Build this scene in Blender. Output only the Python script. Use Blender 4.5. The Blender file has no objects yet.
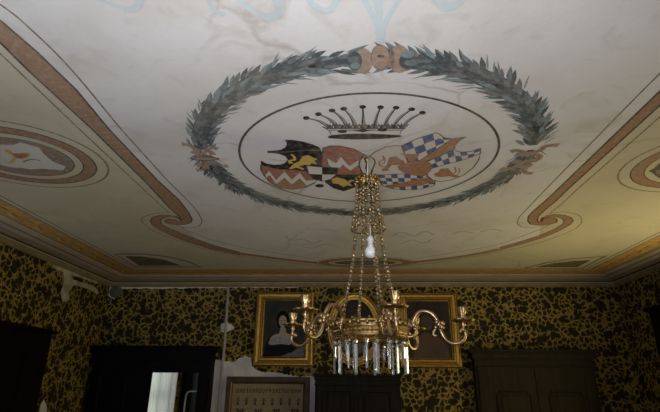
import bpy, math, random
import numpy as np
from mathutils import Vector
from mathutils.geometry import tessellate_polygon
random.seed(7)
SC = bpy.context.scene
COL = SC.collection
# ------------------------------------------------------------------ camera, world, lights, exposure
F_PX, PITCH, YAW, ROLL = 468.46, 0.366236, -0.048582, 0.009615
cy_, sy_ = math.cos(YAW), math.sin(YAW)
FWD = Vector((sy_*math.cos(PITCH), cy_*math.cos(PITCH), math.sin(PITCH)))
_r0 = Vector((cy_, -sy_, 0)); _u0 = _r0.cross(FWD)
RT = _r0*math.cos(ROLL) + _u0*math.sin(ROLL)
UP = -_r0*math.sin(ROLL) + _u0*math.cos(ROLL)
cam = bpy.data.cameras.new('camera'); camo = bpy.data.objects.new('camera', cam); COL.objects.link(camo)
cam.sensor_width = 36; cam.lens = F_PX/660*36; cam.clip_start = 0.02
from mathutils import Matrix
camo.matrix_world = Matrix(((RT.x, UP.x, -FWD.x, 0), (RT.y, UP.y, -FWD.y, 0), (RT.z, UP.z, -FWD.z, 0), (0, 0, 0, 1)))
SC.camera = camo
SC.view_settings.view_transform = 'Standard'; SC.view_settings.look = 'None'
SC.view_settings.gamma = 1; SC.view_settings.use_curve_mapping = False
SC.view_settings.exposure = -0.1
w = bpy.data.worlds.new('overcast_sky'); SC.world = w; w.use_nodes = True
w.node_tree.nodes['Background'].inputs[0].default_value = (.80, .86, .95, 1)
w.node_tree.nodes['Background'].inputs[1].default_value = 1.0

# the room, metres, camera at the origin
H = 1.35; FL = -1.55; YB = 6.336; YN = -1.05; XL = -3.36; XR = 3.49; WZ = 1.25

def area(name, loc, rot, sx, sy, power, color, spread=math.pi):
    l = bpy.data.lights.new(name, 'AREA'); l.shape = 'RECTANGLE'; l.size = sx; l.size_y = sy
    l.energy = power; l.color = color; l.spread = spread
    o = bpy.data.objects.new(name, l); o.location = loc; o.rotation_euler = rot; COL.objects.link(o); return o
P2 = math.pi/2
# daylight coming in at the two windows behind the camera, and through the curtained ones on the left
area('daylight_near_centre', (-.12, YN+.30, .1), (P2+.78, 0, 0), .8, .9, 43, (.97, 1.0, 1.05), 1.85)
area('daylight_near_left', (-1.55, YN+.06, 0), (P2+.85, 0, 0), 1.1, 1.2, 11, (.68, .84, 1.0), 1.9)
area('warm_fill_right', (XR-.06, 3.9, -.3), (P2+.35, 0, P2), 1.1, 1.7, 33, (1.0, .84, .36), 2.8)  # warm fill lamp, added to brighten the far right of the ceiling
area('daylight_side', (XL-.45, 3.6, .1), (P2, 0, -P2), 1.2, 1.8, 10, (1.0, .98, .92))
area('daylight_side_near', (XL-.45, 1.1, .1), (P2, 0, -P2), 1.2, 1.8, 7, (1.0, .98, .92))

def ray(px, py):
    return RT*(px-330) + UP*(206-py) + FWD*F_PX
def on_ceiling(px, py):
    d = ray(px, py); t = H/d.z; return (d.x*t, d.y*t)
def on_back(px, py, Y=YB):
    d = ray(px, py); t = Y/d.y; return (d.x*t, d.z*t)

# ------------------------------------------------------------------ materials
def nt(m): return m.node_tree.nodes, m.node_tree.links
def mat(name, color, rough=.6, metal=0, spec=.5, noise=0, nscale=8, col2=None, bump=0, bscale=60, trans=0, detail=4, stretch=None):
    m = bpy.data.materials.new(name); m.use_nodes = True
    N, L = nt(m); b = N['Principled BSDF']
    b.inputs['Base Color'].default_value = (*color, 1); b.inputs['Roughness'].default_value = rough
    b.inputs['Metallic'].default_value = metal; b.inputs['Specular IOR Level'].default_value = spec
    b.inputs['Transmission Weight'].default_value = trans
    tc = N.new('ShaderNodeTexCoord'); src = tc.outputs['Object']
    if stretch:
        mp = N.new('ShaderNodeMapping'); mp.inputs['Scale'].default_value = stretch
        L.new(src, mp.inputs[0]); src = mp.outputs[0]
    if noise or col2:
        n = N.new('ShaderNodeTexNoise'); n.inputs['Scale'].default_value = nscale; n.inputs['Detail'].default_value = detail
        L.new(src, n.inputs['Vector'])
        r = N.new('ShaderNodeMapRange'); r.inputs[1].default_value = .35; r.inputs[2].default_value = .65
        L.new(n.outputs[0], r.inputs[0])
        x = N.new('ShaderNodeMix'); x.data_type = 'RGBA'
        c2 = col2 if col2 else tuple(c*(1-noise) for c in color)
        x.inputs[6].default_value = (*color, 1); x.inputs[7].default_value = (*c2, 1)
        L.new(r.outputs[0], x.inputs[0]); L.new(x.outputs[2], b.inputs['Base Color'])
    if bump:
        n2 = N.new('ShaderNodeTexNoise'); n2.inputs['Scale'].default_value = bscale
        L.new(src, n2.inputs['Vector'])
        bp = N.new('ShaderNodeBump'); bp.inputs['Strength'].default_value = bump; bp.inputs['Distance'].default_value = .004
        L.new(n2.outputs[0], bp.inputs['Height']); L.new(bp.outputs[0], b.inputs['Normal'])
    return m

def fresco(name, color, fade=.28, ground=(.60, .55, .50), col2=None, cracks=False, dirt=(.40, .34, .27)):
    """flat distemper paint on plaster: faded, blotched, stained"""
    m = bpy.data.materials.new(name); m.use_nodes = True; N, L = nt(m); b = N['Principled BSDF']
    b.inputs['Roughness'].default_value = .85; b.inputs['Specular IOR Level'].default_value = .15
    tc = N.new('ShaderNodeTexCoord')
    def noise(s, d=5, dis=0):
        n = N.new('ShaderNodeTexNoise'); n.inputs['Scale'].default_value = s; n.inputs['Detail'].default_value = d
        n.inputs['Distortion'].default_value = dis
        L.new(tc.outputs['Object'], n.inputs['Vector']); return n.outputs[0]
    def rng(s, a, bb, lo, hi):
        r = N.new('ShaderNodeMapRange'); r.inputs[1].default_value = a; r.inputs[2].default_value = bb
        r.inputs[3].default_value = lo; r.inputs[4].default_value = hi; L.new(s, r.inputs[0]); return r.outputs[0]
    def mix(f, a, c):
        x = N.new('ShaderNodeMix'); x.data_type = 'RGBA'; L.new(f, x.inputs[0])
        for k, v in ((6, a), (7, c)):
            if isinstance(v, tuple): x.inputs[k].default_value = (*v, 1)
            else: L.new(v, x.inputs[k])
        return x.outputs[2]
    c = color
    if col2: c = mix(rng(noise(26, 5, .6), .45, .56, 0, 1), color, col2)
    c = mix(rng(noise(34, 7), .45, .75, 0, fade*1.4), c, ground)
    c = mix(rng(noise(1.7, 6), .48, .78, 0, .38), c, dirt)
    c = mix(rng(noise(5.5, 8, 1.0), .56, .72, 0, .30), c, dirt)
    if cracks:
        n = N.new('ShaderNodeTexNoise'); n.inputs['Scale'].default_value = 1.6; n.inputs['Detail'].default_value = 6
        L.new(tc.outputs['Object'], n.inputs['Vector'])
        add = N.new('ShaderNodeVectorMath'); add.operation = 'MULTIPLY_ADD'; add.inputs[1].default_value = (.5, .5, .5)
        L.new(n.outputs['Color'], add.inputs[0]); L.new(tc.outputs['Object'], add.inputs[2])
        v = N.new('ShaderNodeTexVoronoi'); v.feature = 'DISTANCE_TO_EDGE'; v.inputs['Scale'].default_value = .75
        L.new(add.outputs[0], v.inputs['Vector'])
        k = rng(v.outputs['Distance'], 0, .012, .45, 0)
        g = rng(noise(1.1, 3), .45, .6, 0, 1)
        mu = N.new('ShaderNodeMath'); mu.operation = 'MULTIPLY'; L.new(k, mu.inputs[0]); L.new(g, mu.inputs[1])
        c = mix(mu.outputs[0], c, (.30, .25, .2))
    L.new(c, b.inputs['Base Color'])
    bp = N.new('ShaderNodeBump'); bp.inputs['Strength'].default_value = .25; bp.inputs['Distance'].default_value = .004
    L.new(noise(40, 6), bp.inputs['Height']); L.new(bp.outputs[0], b.inputs['Normal'])
    return m

def wallpaper():
    m = bpy.data.materials.new('leaf_wallpaper'); m.use_nodes = True; N, L = nt(m); b = N['Principled BSDF']
    b.inputs['Roughness'].default_value = .8; b.inputs['Specular IOR Level'].default_value = .2
    tc = N.new('ShaderNodeTexCoord')
    n = N.new('ShaderNodeTexNoise'); n.inputs['Scale'].default_value = 30; n.inputs['Detail'].default_value = 4
    L.new(tc.outputs['Object'], n.inputs['Vector'])
    add = N.new('ShaderNodeVectorMath'); add.operation = 'MULTIPLY_ADD'; add.inputs[1].default_value = (.05, .05, .05)
    L.new(n.outputs['Color'], add.inputs[0]); L.new(tc.outputs['Object'], add.inputs[2])
    def vor(scale, feat):
        v = N.new('ShaderNodeTexVoronoi'); v.feature = feat; v.inputs['Scale'].default_value = scale
        L.new(add.outputs[0], v.inputs['Vector']); return v
    def rng(s, a, bb, lo, hi):
        r = N.new('ShaderNodeMapRange'); r.inputs[1].default_value = a; r.inputs[2].default_value = bb
        r.inputs[3].default_value = lo; r.inputs[4].default_value = hi; L.new(s, r.inputs[0]); return r.outputs[0]
    big = rng(vor(8.5, 'F1').outputs['Distance'], .34, .46, 0, 1)       # large dark leaves
    stem = rng(vor(15.5, 'DISTANCE_TO_EDGE').outputs['Distance'], .055, .15, 1, 0)     # ochre ground between the smaller leaves
    m1 = N.new('ShaderNodeMath'); m1.operation = 'MULTIPLY'; L.new(big, m1.inputs[0]); L.new(stem, m1.inputs[1])
    fine = rng(vor(34, 'F1').outputs['Distance'], .15, .5, .35, 1)
    mx = N.new('ShaderNodeMath'); mx.operation = 'MULTIPLY'; L.new(m1.outputs[0], mx.inputs[0]); L.new(fine, mx.inputs[1])
    cr = N.new('ShaderNodeMix'); cr.data_type = 'RGBA'
    cr.inputs[6].default_value = (.016, .013, .009, 1); cr.inputs[7].default_value = (.030, .024, .009, 1)
    L.new(vor(17, 'F1').outputs['Distance'], cr.inputs[0])
    x = N.new('ShaderNodeMix'); x.data_type = 'RGBA'
    x.inputs[7].default_value = (.355, .255, .058, 1)
    L.new(mx.outputs[0], x.inputs[0]); L.new(cr.outputs[2], x.inputs[6]); L.new(x.outputs[2], b.inputs['Base Color'])
    return m

def metal(name, color, rough=.3, bump=.3, bscale=120, col2=None):
    return mat(name, color, rough, 1, .5, 0, 30, col2, bump, bscale)

M = {}
M['plaster'] = fresco('ceiling_plaster', (.70, .67, .66), .1, cracks=True)
M['cream'] = fresco('ceiling_cream', (.58, .52, .39), .12, (.58, .54, .46), cracks=True)
M['brown'] = fresco('stripe_brown', (.33, .195, .12), .2)
M['line'] = fresco('line_dark', (.085, .062, .045), .16)
M['grass'] = fresco('crown_teeth', (.13, .115, .105), .2)  # dark grey paint for some of the crown's teeth
M['cornice_t'] = mat('cornice_tan', (.27, .205, .115), .8, 0, .1, .25, 9)
M['hair'] = fresco('line_thin', (.20, .145, .09), .4)
M['black'] = fresco('paint_black', (.025, .022, .022), .12)
M['red'] = fresco('paint_red', (.36, .13, .085), .22)
M['orange'] = fresco('paint_orange', (.37, .17, .09), .22)
M['white'] = fresco('paint_white', (.66, .62, .58), .1)
M['blue'] = fresco('paint_blue', (.05, .085, .26), .2)
M['gold_paint'] = fresco('paint_gold', (.62, .43, .10), .2)
M['greyp'] = fresco('paint_grey', (.30, .27, .25), .3)
M['leaf_a'] = fresco('leaf_dark', (.085, .095, .10), .12)
M['leaf_b'] = fresco('leaf_mid', (.15, .17, .175), .15)
M['leaf_c'] = fresco('leaf_light', (.20, .26, .285), .2)
M['tan'] = fresco('ribbon_tan', (.36, .25, .19), .25)
M['tan_d'] = fresco('ribbon_tan_dark', (.20, .125, .09), .25)
M['sky'] = fresco('paint_pale_blue', (.57, .64, .67), .4)
M['faint'] = fresco('paint_faint', (.44, .45, .42), .4)
M['band'] = fresco('acanthus_band', (.50, .25, .10), .12, (.55, .42, .22), (.60, .38, .12), dirt=(.30, .2, .08))
M['band_edge'] = fresco('band_edge', (.45, .28, .18), .2)
M['olive'] = fresco('corner_olive', (.17, .14, .06), .1, (.3, .25, .1), (.10, .09, .045))
M['umber'] = fresco('medallion_umber', (.27, .20, .16), .25)
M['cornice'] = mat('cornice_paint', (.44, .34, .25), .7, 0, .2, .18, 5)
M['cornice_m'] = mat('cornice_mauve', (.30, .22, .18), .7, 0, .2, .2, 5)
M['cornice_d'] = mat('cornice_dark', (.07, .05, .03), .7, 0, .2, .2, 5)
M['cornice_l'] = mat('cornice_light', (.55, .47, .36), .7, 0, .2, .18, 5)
M['paper'] = wallpaper()
M['bare'] = mat('bare_plaster', (.78, .73, .72), .9, 0, .1, 0, 7, (.62, .58, .57), .4, 30)
M['bare_y'] = mat('old_plaster', (.55, .51, .38), .9, 0, .1, 0, 9, (.32, .29, .2), .4, 30)
M['pipe'] = mat('pipe_paint', (.46, .45, .43), .6, 0, .3, .15, 10)
M['floor'] = mat('floor_planks', (.20, .11, .06), .35, 0, .4, .4, 3, None, .1, 20, stretch=(8, .6, 1))
M['wood'] = mat('wood_black', (.006, .004, .0045), .6, 0, .12, .5, 4, None, .1, 20, stretch=(6, 6, .7))
M['wood2'] = mat('wood_dark', (.016, .013, .009), .6, 0, .15, .5, 4, None, .1, 20, stretch=(6, 6, .7))
M['wood3'] = mat('wood_olive', (.030, .022, .011), .6, 0, .15, .4, 4, None, .1, 20, stretch=(6, 6, .7))
M['wframe'] = mat('window_paint', (.60, .58, .53), .5, 0, .4, .1, 10)
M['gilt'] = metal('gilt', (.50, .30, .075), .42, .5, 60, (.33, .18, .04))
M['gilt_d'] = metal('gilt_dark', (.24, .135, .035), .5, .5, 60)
M['brass'] = metal('lamp_brass', (.66, .47, .27), .36, .25, 90, (.42, .28, .13))
M['brass_d'] = metal('lamp_brass_worn', (.42, .29, .10), .45, .5, 90, (.25, .15, .05))
M['mirror'] = mat('mirror_silver', (.80, .82, .80), .02, 1)
M['opal'] = mat('opal_glass', (.95, .96, .96), .18, 0, .6, .02, 10)
M['porcelain'] = mat('porcelain', (.80, .80, .77), .3, 0, .5, .05, 10)
M['cord'] = mat('white_cord', (.62, .58, .50), .7, 0, .3, .1, 20)
M['canvas'] = mat('canvas_dark', (.040, .034, .027), .6, 0, .2, .4, 6)
M['canvas_br'] = mat('canvas_brown', (.035, .028, .022), .5, 0, .4, 0, 3, (.10, .045, .02))
M['skin'] = mat('portrait_skin', (.42, .31, .24), .5, 0, .3, .2, 20)
M['hair_p'] = mat('portrait_hair', (.008, .006, .006), .7, 0, .1)
M['lace'] = mat('portrait_lace', (.30, .31, .32), .5, 0, .3, .35, 30)
M['gown'] = mat('portrait_gown', (.010, .010, .014), .7, 0, .1)
M['shawl'] = mat('portrait_shawl', (.13, .125, .13), .5, 0, .3, .4, 20)
M['cloth'] = mat('sampler_linen', (.36, .28, .17), .9, 0, .1, .2, 30)
M['stitch'] = mat('sampler_stitch', (.075, .065, .07), .9, 0, .1, .3, 60)
M['stitch_r'] = mat('sampler_stitch_red', (.17, .065, .05), .9, 0, .1, .3, 60)
M['sampler_wood'] = mat('sampler_frame_wood', (.10, .065, .03), .5, 0, .3, .5, 8)
M['boxgrey'] = mat('junction_grey', (.12, .12, .10), .6, 0, .3, .3, 30)
def glassmat():
    m = bpy.data.materials.new('crystal'); m.use_nodes = True; N, L = nt(m); b = N['Principled BSDF']
    b.inputs['Base Color'].default_value = (.93, .95, 1, 1); b.inputs['Roughness'].default_value = .06
    b.inputs['IOR'].default_value = 1.5; b.inputs['Transmission Weight'].default_value = .80
    return m
M['crystal'] = glassmat()
M['bead'] = mat('bead_glass', (.42, .36, .26), .15, 0, .5, .1, 40, trans=.6)
def panemat():
    m = bpy.data.materials.new('window_glass'); m.use_nodes = True; N, L = nt(m)
    for n in list(N):
        if n.type != 'OUTPUT_MATERIAL': N.remove(n)
    out = N[0]; t = N.new('ShaderNodeBsdfTransparent'); g = N.new('ShaderNodeBsdfGlossy'); g.inputs['Roughness'].default_value = .02
    t.inputs[0].default_value = (.93, .95, .94, 1)
    x = N.new('ShaderNodeMixShader'); x.inputs[0].default_value = .06
    L.new(t.outputs[0], x.inputs[1]); L.new(g.outputs[0], x.inputs[2]); L.new(x.outputs[0], out.inputs[0]); return m
M['pane'] = panemat()
def curtmat():
    m = bpy.data.materials.new('net_curtain'); m.use_nodes = True; N, L = nt(m)
    for n in list(N):
        if n.type != 'OUTPUT_MATERIAL': N.remove(n)
    out = N[0]; d = N.new('ShaderNodeBsdfDiffuse'); t = N.new('ShaderNodeBsdfTranslucent')
    d.inputs[0].default_value = (.7, .7, .66, 1); t.inputs[0].default_value = (.62, .64, .6, 1)
    x = N.new('ShaderNodeMixShader'); x.inputs[0].default_value = .6
    L.new(d.outputs[0], x.inputs[1]); L.new(t.outputs[0], x.inputs[2]); L.new(x.outputs[0], out.inputs[0]); return m
M['curtain'] = curtmat()

# ------------------------------------------------------------------ mesh building
class MB:
    def __init__(s): s.v = []; s.f = []; s.m = []; s.sm = []; s.mats = []
    def mi(s, k):
        if k not in s.mats: s.mats.append(k)
        return s.mats.index(k)
    def add(s, vs, fs, k, smooth=False):
        o = len(s.v); i = s.mi(k); s.v += [tuple(p) for p in vs]
        for f in fs: s.f.append(tuple(a+o for a in f)); s.m.append(i); s.sm.append(smooth)
    def box(s, a, b, k, bev=0):
        x0, y0, z0 = a; x1, y1, z1 = b
        if bev <= 0:
            vs = [(x, y, z) for x in (x0, x1) for y in (y0, y1) for z in (z0, z1)]
            s.add(vs, [(0,1,3,2), (4,6,7,5), (0,4,5,1), (2,3,7,6), (0,2,6,4), (1,5,7,3)], k); return
        # chamfered box: three inset slabs hull
        e = min(bev, (x1-x0)/2.01, (y1-y0)/2.01, (z1-z0)/2.01)
        import bmesh
        bm = bmesh.new(); bmesh.ops.create_cube(bm, size=1)
        for v in bm.verts:
            v.co.x = (x0+x1)/2 + v.co.x*(x1-x0); v.co.y = (y0+y1)/2 + v.co.y*(y1-y0); v.co.z = (z0+z1)/2 + v.co.z*(z1-z0)
        bmesh.ops.bevel(bm, geom=bm.edges[:], offset=e, segments=2, affect='EDGES', profile=.6)
        bm.verts.index_update()
        s.add([v.co[:] for v in bm.verts], [[v.index for v in f.verts] for f in bm.faces], k); bm.free()
    def lathe(s, prof, k, c=(0, 0, 0), n=24, smooth=True, mod=None):
        vs = []
        for (r, z) in prof:
            for i in range(n):
                a = 2*math.pi*i/n; rr = r*(mod(a, z) if mod else 1)
                vs.append((c[0]+rr*math.cos(a), c[1]+rr*math.sin(a), c[2]+z))
        fs = []
        for j in range(len(prof)-1):
            for i in range(n):
                fs.append((j*n+i, j*n+(i+1) % n, (j+1)*n+(i+1) % n, (j+1)*n+i))
        s.add(vs, fs, k, smooth)
    def ball(s, c, r, k, n=10, m=6, sc=(1, 1, 1)):
        prof = [(max(1e-5, r*math.sin(math.pi*j/m)), -r*math.cos(math.pi*j/m)*sc[2]) for j in range(m+1)]
        s.lathe(prof, k, c, n)
    def tube(s, pts, r, k, n=10, smooth=True, cap=True):
        pts = [Vector(p) for p in pts]; rs = r if isinstance(r, (list, tuple)) else [r]*len(pts)
        t0 = (pts[1]-pts[0]).normalized(); ref = Vector((0, 0, 1)) if abs(t0.z) < .9 else Vector((1, 0, 0))
        u = t0.cross(ref).normalized(); vs = []
        for i, p in enumerate(pts):
            t = (pts[min(i+1, len(pts)-1)] - pts[max(i-1, 0)]).normalized()
            u = (u - t*u.dot(t)).normalized(); v = t.cross(u)
            for j in range(n):
                a = 2*math.pi*j/n; vs.append(p + (u*math.cos(a)+v*math.sin(a))*rs[i])
        fs = [(i*n+j, i*n+(j+1) % n, (i+1)*n+(j+1) % n, (i+1)*n+j) for i in range(len(pts)-1) for j in range(n)]
        if cap: fs += [tuple(range(n))[::-1], tuple((len(pts)-1)*n+j for j in range(n))]
        s.add(vs, fs, k, smooth)
    def build(s, name, parent=None):
        me = bpy.data.meshes.new(name); me.from_pydata(s.v, [], s.f)
        for k in s.mats: me.materials.append(M[k])
        for p, i, q in zip(me.polygons, s.m, s.sm): p.material_index = i; p.use_smooth = q
        me.update(); o = bpy.data.objects.new(name, me); COL.objects.link(o)
        if parent: o.parent = parent
        return o
def crom(pts, n=6, closed=False):
    out = []; N_ = len(pts); P = [np.array(p, float) for p in pts]
    rg = range(N_ if closed else N_-1)
    for i in rg:
        if closed: a, b, c, d = P[(i-1) % N_], P[i], P[(i+1) % N_], P[(i+2) % N_]
        else: a, b, c, d = P[max(i-1, 0)], P[i], P[i+1], P[min(i+2, N_-1)]
        for j in range(n):
            t = j/n
            out.append(tuple(.5*((2*b)+(-a+c)*t+(2*a-5*b+4*c-d)*t*t+(-a+3*b-3*c+d)*t**3)))
    if not closed: out.append(tuple(P[-1]))
    return out
def thing(name, label, cat, loc, group=None):
    o = bpy.data.objects.new(name, None); o.location = loc; o.empty_display_size = .1; COL.objects.link(o)
    o['label'] = label; o['category'] = cat
    if group: o['group'] = group
    return o
def tag(o, label, cat, group=None):
    o['label'] = label; o['category'] = cat
    if group: o['group'] = group
    return o
def struct(o): o['kind'] = 'structure'; return o

# ------------------------------------------------------------------ painting on a flat surface
class Paint:
    """coloured shapes laid on a plane; each layer is a hair in front of the one before"""
    def __init__(s, mb, to3, unproj, step=3e-6):
        s.mb = mb; s.to3 = to3; s.un = unproj; s.z = 2e-5 if step < 1e-4 else 3e-4; s.step = step; s.ox = 0; s.oy = 0; s.sc = 1
    def frame(s, ox=0, oy=0, sc=1): s.ox, s.oy, s.sc = ox, oy, sc
    def W(s, pts): return [s.un(s.ox+a/s.sc, s.oy+b/s.sc) for a, b in pts]
    def wpoly(s, W_, k, step=None):
        s.z += step or s.step
        tri = tessellate_polygon([[Vector((x, y, 0)) for x, y in W_]])
        s.mb.add([s.to3(x, y, s.z) for x, y in W_], tri, k)
    def poly(s, pts, k, smooth=0, outline=None, ow=.009):
        if smooth: pts = crom(pts, smooth, True)
        W_ = s.W(pts); s.wpoly(W_, k)
        if outline: s.wstroke(W_+[W_[0]], ow, outline)
    def wstroke(s, W_, wd, k):
        s.z += s.step; n = len(W_); ws = wd if isinstance(wd, (list, tuple)) else [wd]*n
        vs = []
        for i in range(n):
            a = Vector(W_[max(i-1, 0)]); b = Vector(W_[min(i+1, n-1)]); t = b-a
            t = t.normalized() if t.length > 1e-9 else Vector((1, 0))
            nn = Vector((-t.y, t.x))*ws[i]/2; p = Vector(W_[i])
            vs += [s.to3(*(p+nn), s.z), s.to3(*(p-nn), s.z)]
        s.mb.add(vs, [(2*i, 2*i+1, 2*i+3, 2*i+2) for i in range(n-1)], k)
    def stroke(s, pts, wd, k, smooth=5):
        if isinstance(wd, (list, tuple)):
            m = len(pts); pts2 = crom(pts, smooth); ws = [float(np.interp(i/(len(pts2)-1)*(m-1), range(m), wd)) for i in range(len(pts2))]
            s.wstroke(s.W(pts2), ws, k)
        else: s.wstroke(s.W(crom(pts, smooth) if smooth else pts), wd, k)
    def wring(s, c, a, b, k, a2=0, b2=0, n=96):
        s.z += s.step; vs = []
        for i in range(n):
            t = 2*math.pi*i/n
            vs += [s.to3(c[0]+a*math.cos(t), c[1]+b*math.sin(t), s.z), s.to3(c[0]+a2*math.cos(t), c[1]+b2*math.sin(t), s.z)]
        s.mb.add(vs, [(2*i, 2*((i+1) % n), 2*((i+1) % n)+1, 2*i+1) for i in range(n)], k)
    def ell(s, cx, cy, rx, ry, k, n=20):
        s.poly([(cx+rx*math.cos(2*math.pi*i/n), cy+ry*math.sin(2*math.pi*i/n)) for i in range(n)], k)
    def chequer(s, top, bot, cols, rows, ka, kb, line='hair', start=0):
        T = np.array(top, float); B = np.array(bot, float)
        def at(P, u):
            d = np.r_[0, np.cumsum(np.hypot(*np.diff(P, axis=0).T))]; d /= d[-1]
            return np.array([np.interp(u, d, P[:, 0]), np.interp(u, d, P[:, 1])])
        def g(u, v): return tuple(at(T, u)*(1-v)+at(B, u)*v)
        for i in range(cols):
            for j in range(rows):
                u0, u1, v0, v1 = i/cols, (i+1)/cols, j/rows, (j+1)/rows
                s.poly([g(u0, v0), g((u0+u1)/2, v0), g(u1, v0), g(u1, v1), g((u0+u1)/2, v1), g(u0, v1)], ka if (i+j+start) % 2 == 0 else kb)
        ring = [g(i/12, 0) for i in range(13)]+[g(1, 1)]+[g(1-i/12, 1) for i in range(13)]+[g(0, 0)]
        s.stroke(ring, .008, line, 0)

# ------------------------------------------------------------------ ceiling with its painting
cb = MB()
cb.add([(XL-.3, YN-.3, H), (XR+.3, YN-.3, H), (XR+.3, YB+.3, H), (XL-.3, YB+.3, H)], [(0, 1, 2, 3)], 'cream')
P = Paint(cb, lambda x, y, z: (x, y, H-z), on_ceiling)
MY = 2.62                                     # the frame repeats towards the near wall
def far_near(fn):
    fn(lambda W_: W_); fn(lambda W_: [(x, 2*MY-y) for x, y in W_])
ZL = (130, 180, 5.145); ZR = (500, 190, 5.89)
def PW(z, pts): P.frame(*z); r = P.W(pts); P.frame(); return r
# inner field of pinkish plaster, bounded by the scrolled frame
fl = PW(ZL, [(285, 190), (300, 222), (262, 232), (340, 300), (440, 342), (566, 378)]) + PW((0, 0, 1), [(280, 258.5), (316, 263)])
fr = PW(ZR, [(185, 160), (175, 195), (240, 212), (230, 270), (120, 308), (0, 343)]) + PW((0, 0, 1), [(463, 257.5), (408, 263)])
half = [(-1.43, MY)] + fl + fr[::-1] + [(1.55, MY)]
P.wpoly(half, 'plaster'); P.wpoly([(x, 2*MY-y) for x, y in half], 'plaster')
sL = [(140,0),(250,100),(300,165),(320,203),(312,220),(285,229),(245,230),(205,227),(180,217),(180,206),(200,200),(232,203),(248,212),(262,212),(263,203),(254,190),(200,140),(70,0)]
bL = [(268,206),(240,187),(200,180),(150,181),(115,191),(104,209),(114,230),(150,255),(220,290),(300,320),(420,358),(566,387),(566,371),(440,338),(340,303),(260,273),(190,243),(162,226),(156,210),(170,197),(200,190),(235,193),(260,207)]
sR = [(335,0),(265,65),(200,120),(167,155),(163,182),(178,202),(225,208),(290,204),(330,192),(338,175),(318,163),(285,161),(250,167),(243,178),(250,186),(228,190),(219,178),(225,155),(260,122),(330,65),(395,0)]
bR = [(235,187),(245,165),(275,150),(320,143),(380,148),(420,162),(432,182),(415,203),(350,240),(250,282),(130,318),(0,354),(0,337),(120,303),(230,268),(320,230),(370,200),(378,182),(365,168),(330,158),(290,157),(258,168),(242,190)]
li = [(190,0),(300,110),(340,155),(362,190),(370,215),(352,238),(315,246),(270,244),(300,260),(420,308),(566,343)]
lo = [(18,0),(110,85),(200,168),(150,170),(105,178),(68,192),(58,208),(75,228),(130,268),(300,330),(420,365),(566,393)]
ri = [(265,0),(170,100),(120,152),(104,185),(108,205),(140,219),(200,220),(285,210),(200,245),(100,283),(0,318)]
ro = [(450,0),(370,75),(290,140),(350,130),(420,135),(468,153),(482,178),(470,205),(420,240),(300,288),(150,333),(0,362)]
def trim_w(W_, x0=None): return W_
def frame_side(z, s_, b_, li_, lo_, xin, xout):
    S = PW(z, s_); B = PW(z, b_); LI = PW(z, crom(li_, 4)); LO = PW(z, crom(lo_[:3], 3)) ; LO2 = PW(z, crom(lo_[2:], 4))
    def one(f):
        P.wpoly(f(S), 'brown'); P.wpoly(f(B), 'brown')
        P.wstroke(f(S[:-1]), .012, 'line'); P.wstroke(f(B), .010, 'line'); P.wstroke(f([S[-2], S[-1]]), .012, 'line')
        P.wstroke(f(LI), .010, 'hair'); P.wstroke(f(LO), .010, 'hair'); P.wstroke(f(LO2), .010, 'hair')
    far_near(one)
    y0 = 2*MY - min(S[0][1], S[-1][1]); y1 = min(S[0][1], S[-1][1])
    a, b = S[0], S[-1]
    # the straight stripe between the far scroll and the near scroll
    P.wpoly([(a[0], 2*MY-a[1]), (b[0], 2*MY-b[1]), (b[0], b[1]), (a[0], a[1])], 'brown')
    for p in (a, b): P.wstroke([(p[0], 2*MY-p[1]), p], .013, 'line')
    for p in (LI[0], LO[0]): P.wstroke([(p[0], 2*MY-p[1]), p], .010, 'hair')
frame_side(ZL, sL, bL, li, lo, 0, 0); frame_side(ZR, sR, bR, ri, ro, 0, 0)
def back_sweep(f, src):
    P.wstroke(f(PW((0, 0, 1), crom(src[0], 5))), src[1], src[2])
for src in (([(240, 253.6), (260, 256.2), (285, 259.5), (318, 263)], .085, 'brown'), ([(240, 247), (275, 253), (315, 259)], .010, 'hair'), ([(240, 256), (275, 261), (322, 266)], .012, 'hair'),
            ([(500, 249), (480, 253.3), (450, 258.2), (410, 262.5)], .085, 'brown'), ([(500, 244), (470, 250), (412, 259)], .010, 'hair'), ([(500, 251.5), (460, 259), (408, 266)], .012, 'hair')):
    far_near(lambda f: back_sweep(f, src))
# medallions: back, front, left, right
for cyy in (5.38, 2*MY-5.38):
    c = (.16, cyy)
    P.wring(c, .60, .275, 'hair', .588, .263); P.wring(c, .56, .235, 'brown', .45, .16); P.wring(c, .45, .16, 'line', .44, .15)
    P.wring(c, .44, .15, 'cream'); P.wring(c, .36, .105, 'olive'); P.wring(c, .25, .065, 'leaf_b')
for c, s_ in (((-2.125, 2.61), -1), ((2.30, 2.80), 1)):
    P.wring(c, .535, .485, 'hair', .522, .472)
    P.wring(c, .46, .412, 'brown', .38, .335); P.wring(c, .46, .412, 'line', .45, .402); P.wring(c, .38, .335, 'line', .372, .327)
    P.wring(c, .372, .327, 'cream'); P.wring(c, .325, .278, 'umber' if s_ < 0 else 'olive'); P.wring(c, .325, .278, 'line', .318, .271)
def med_poly(pts, k, smooth=0): P.frame(0, 110, 4.575); P.poly(pts, k, smooth); P.frame()
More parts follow.
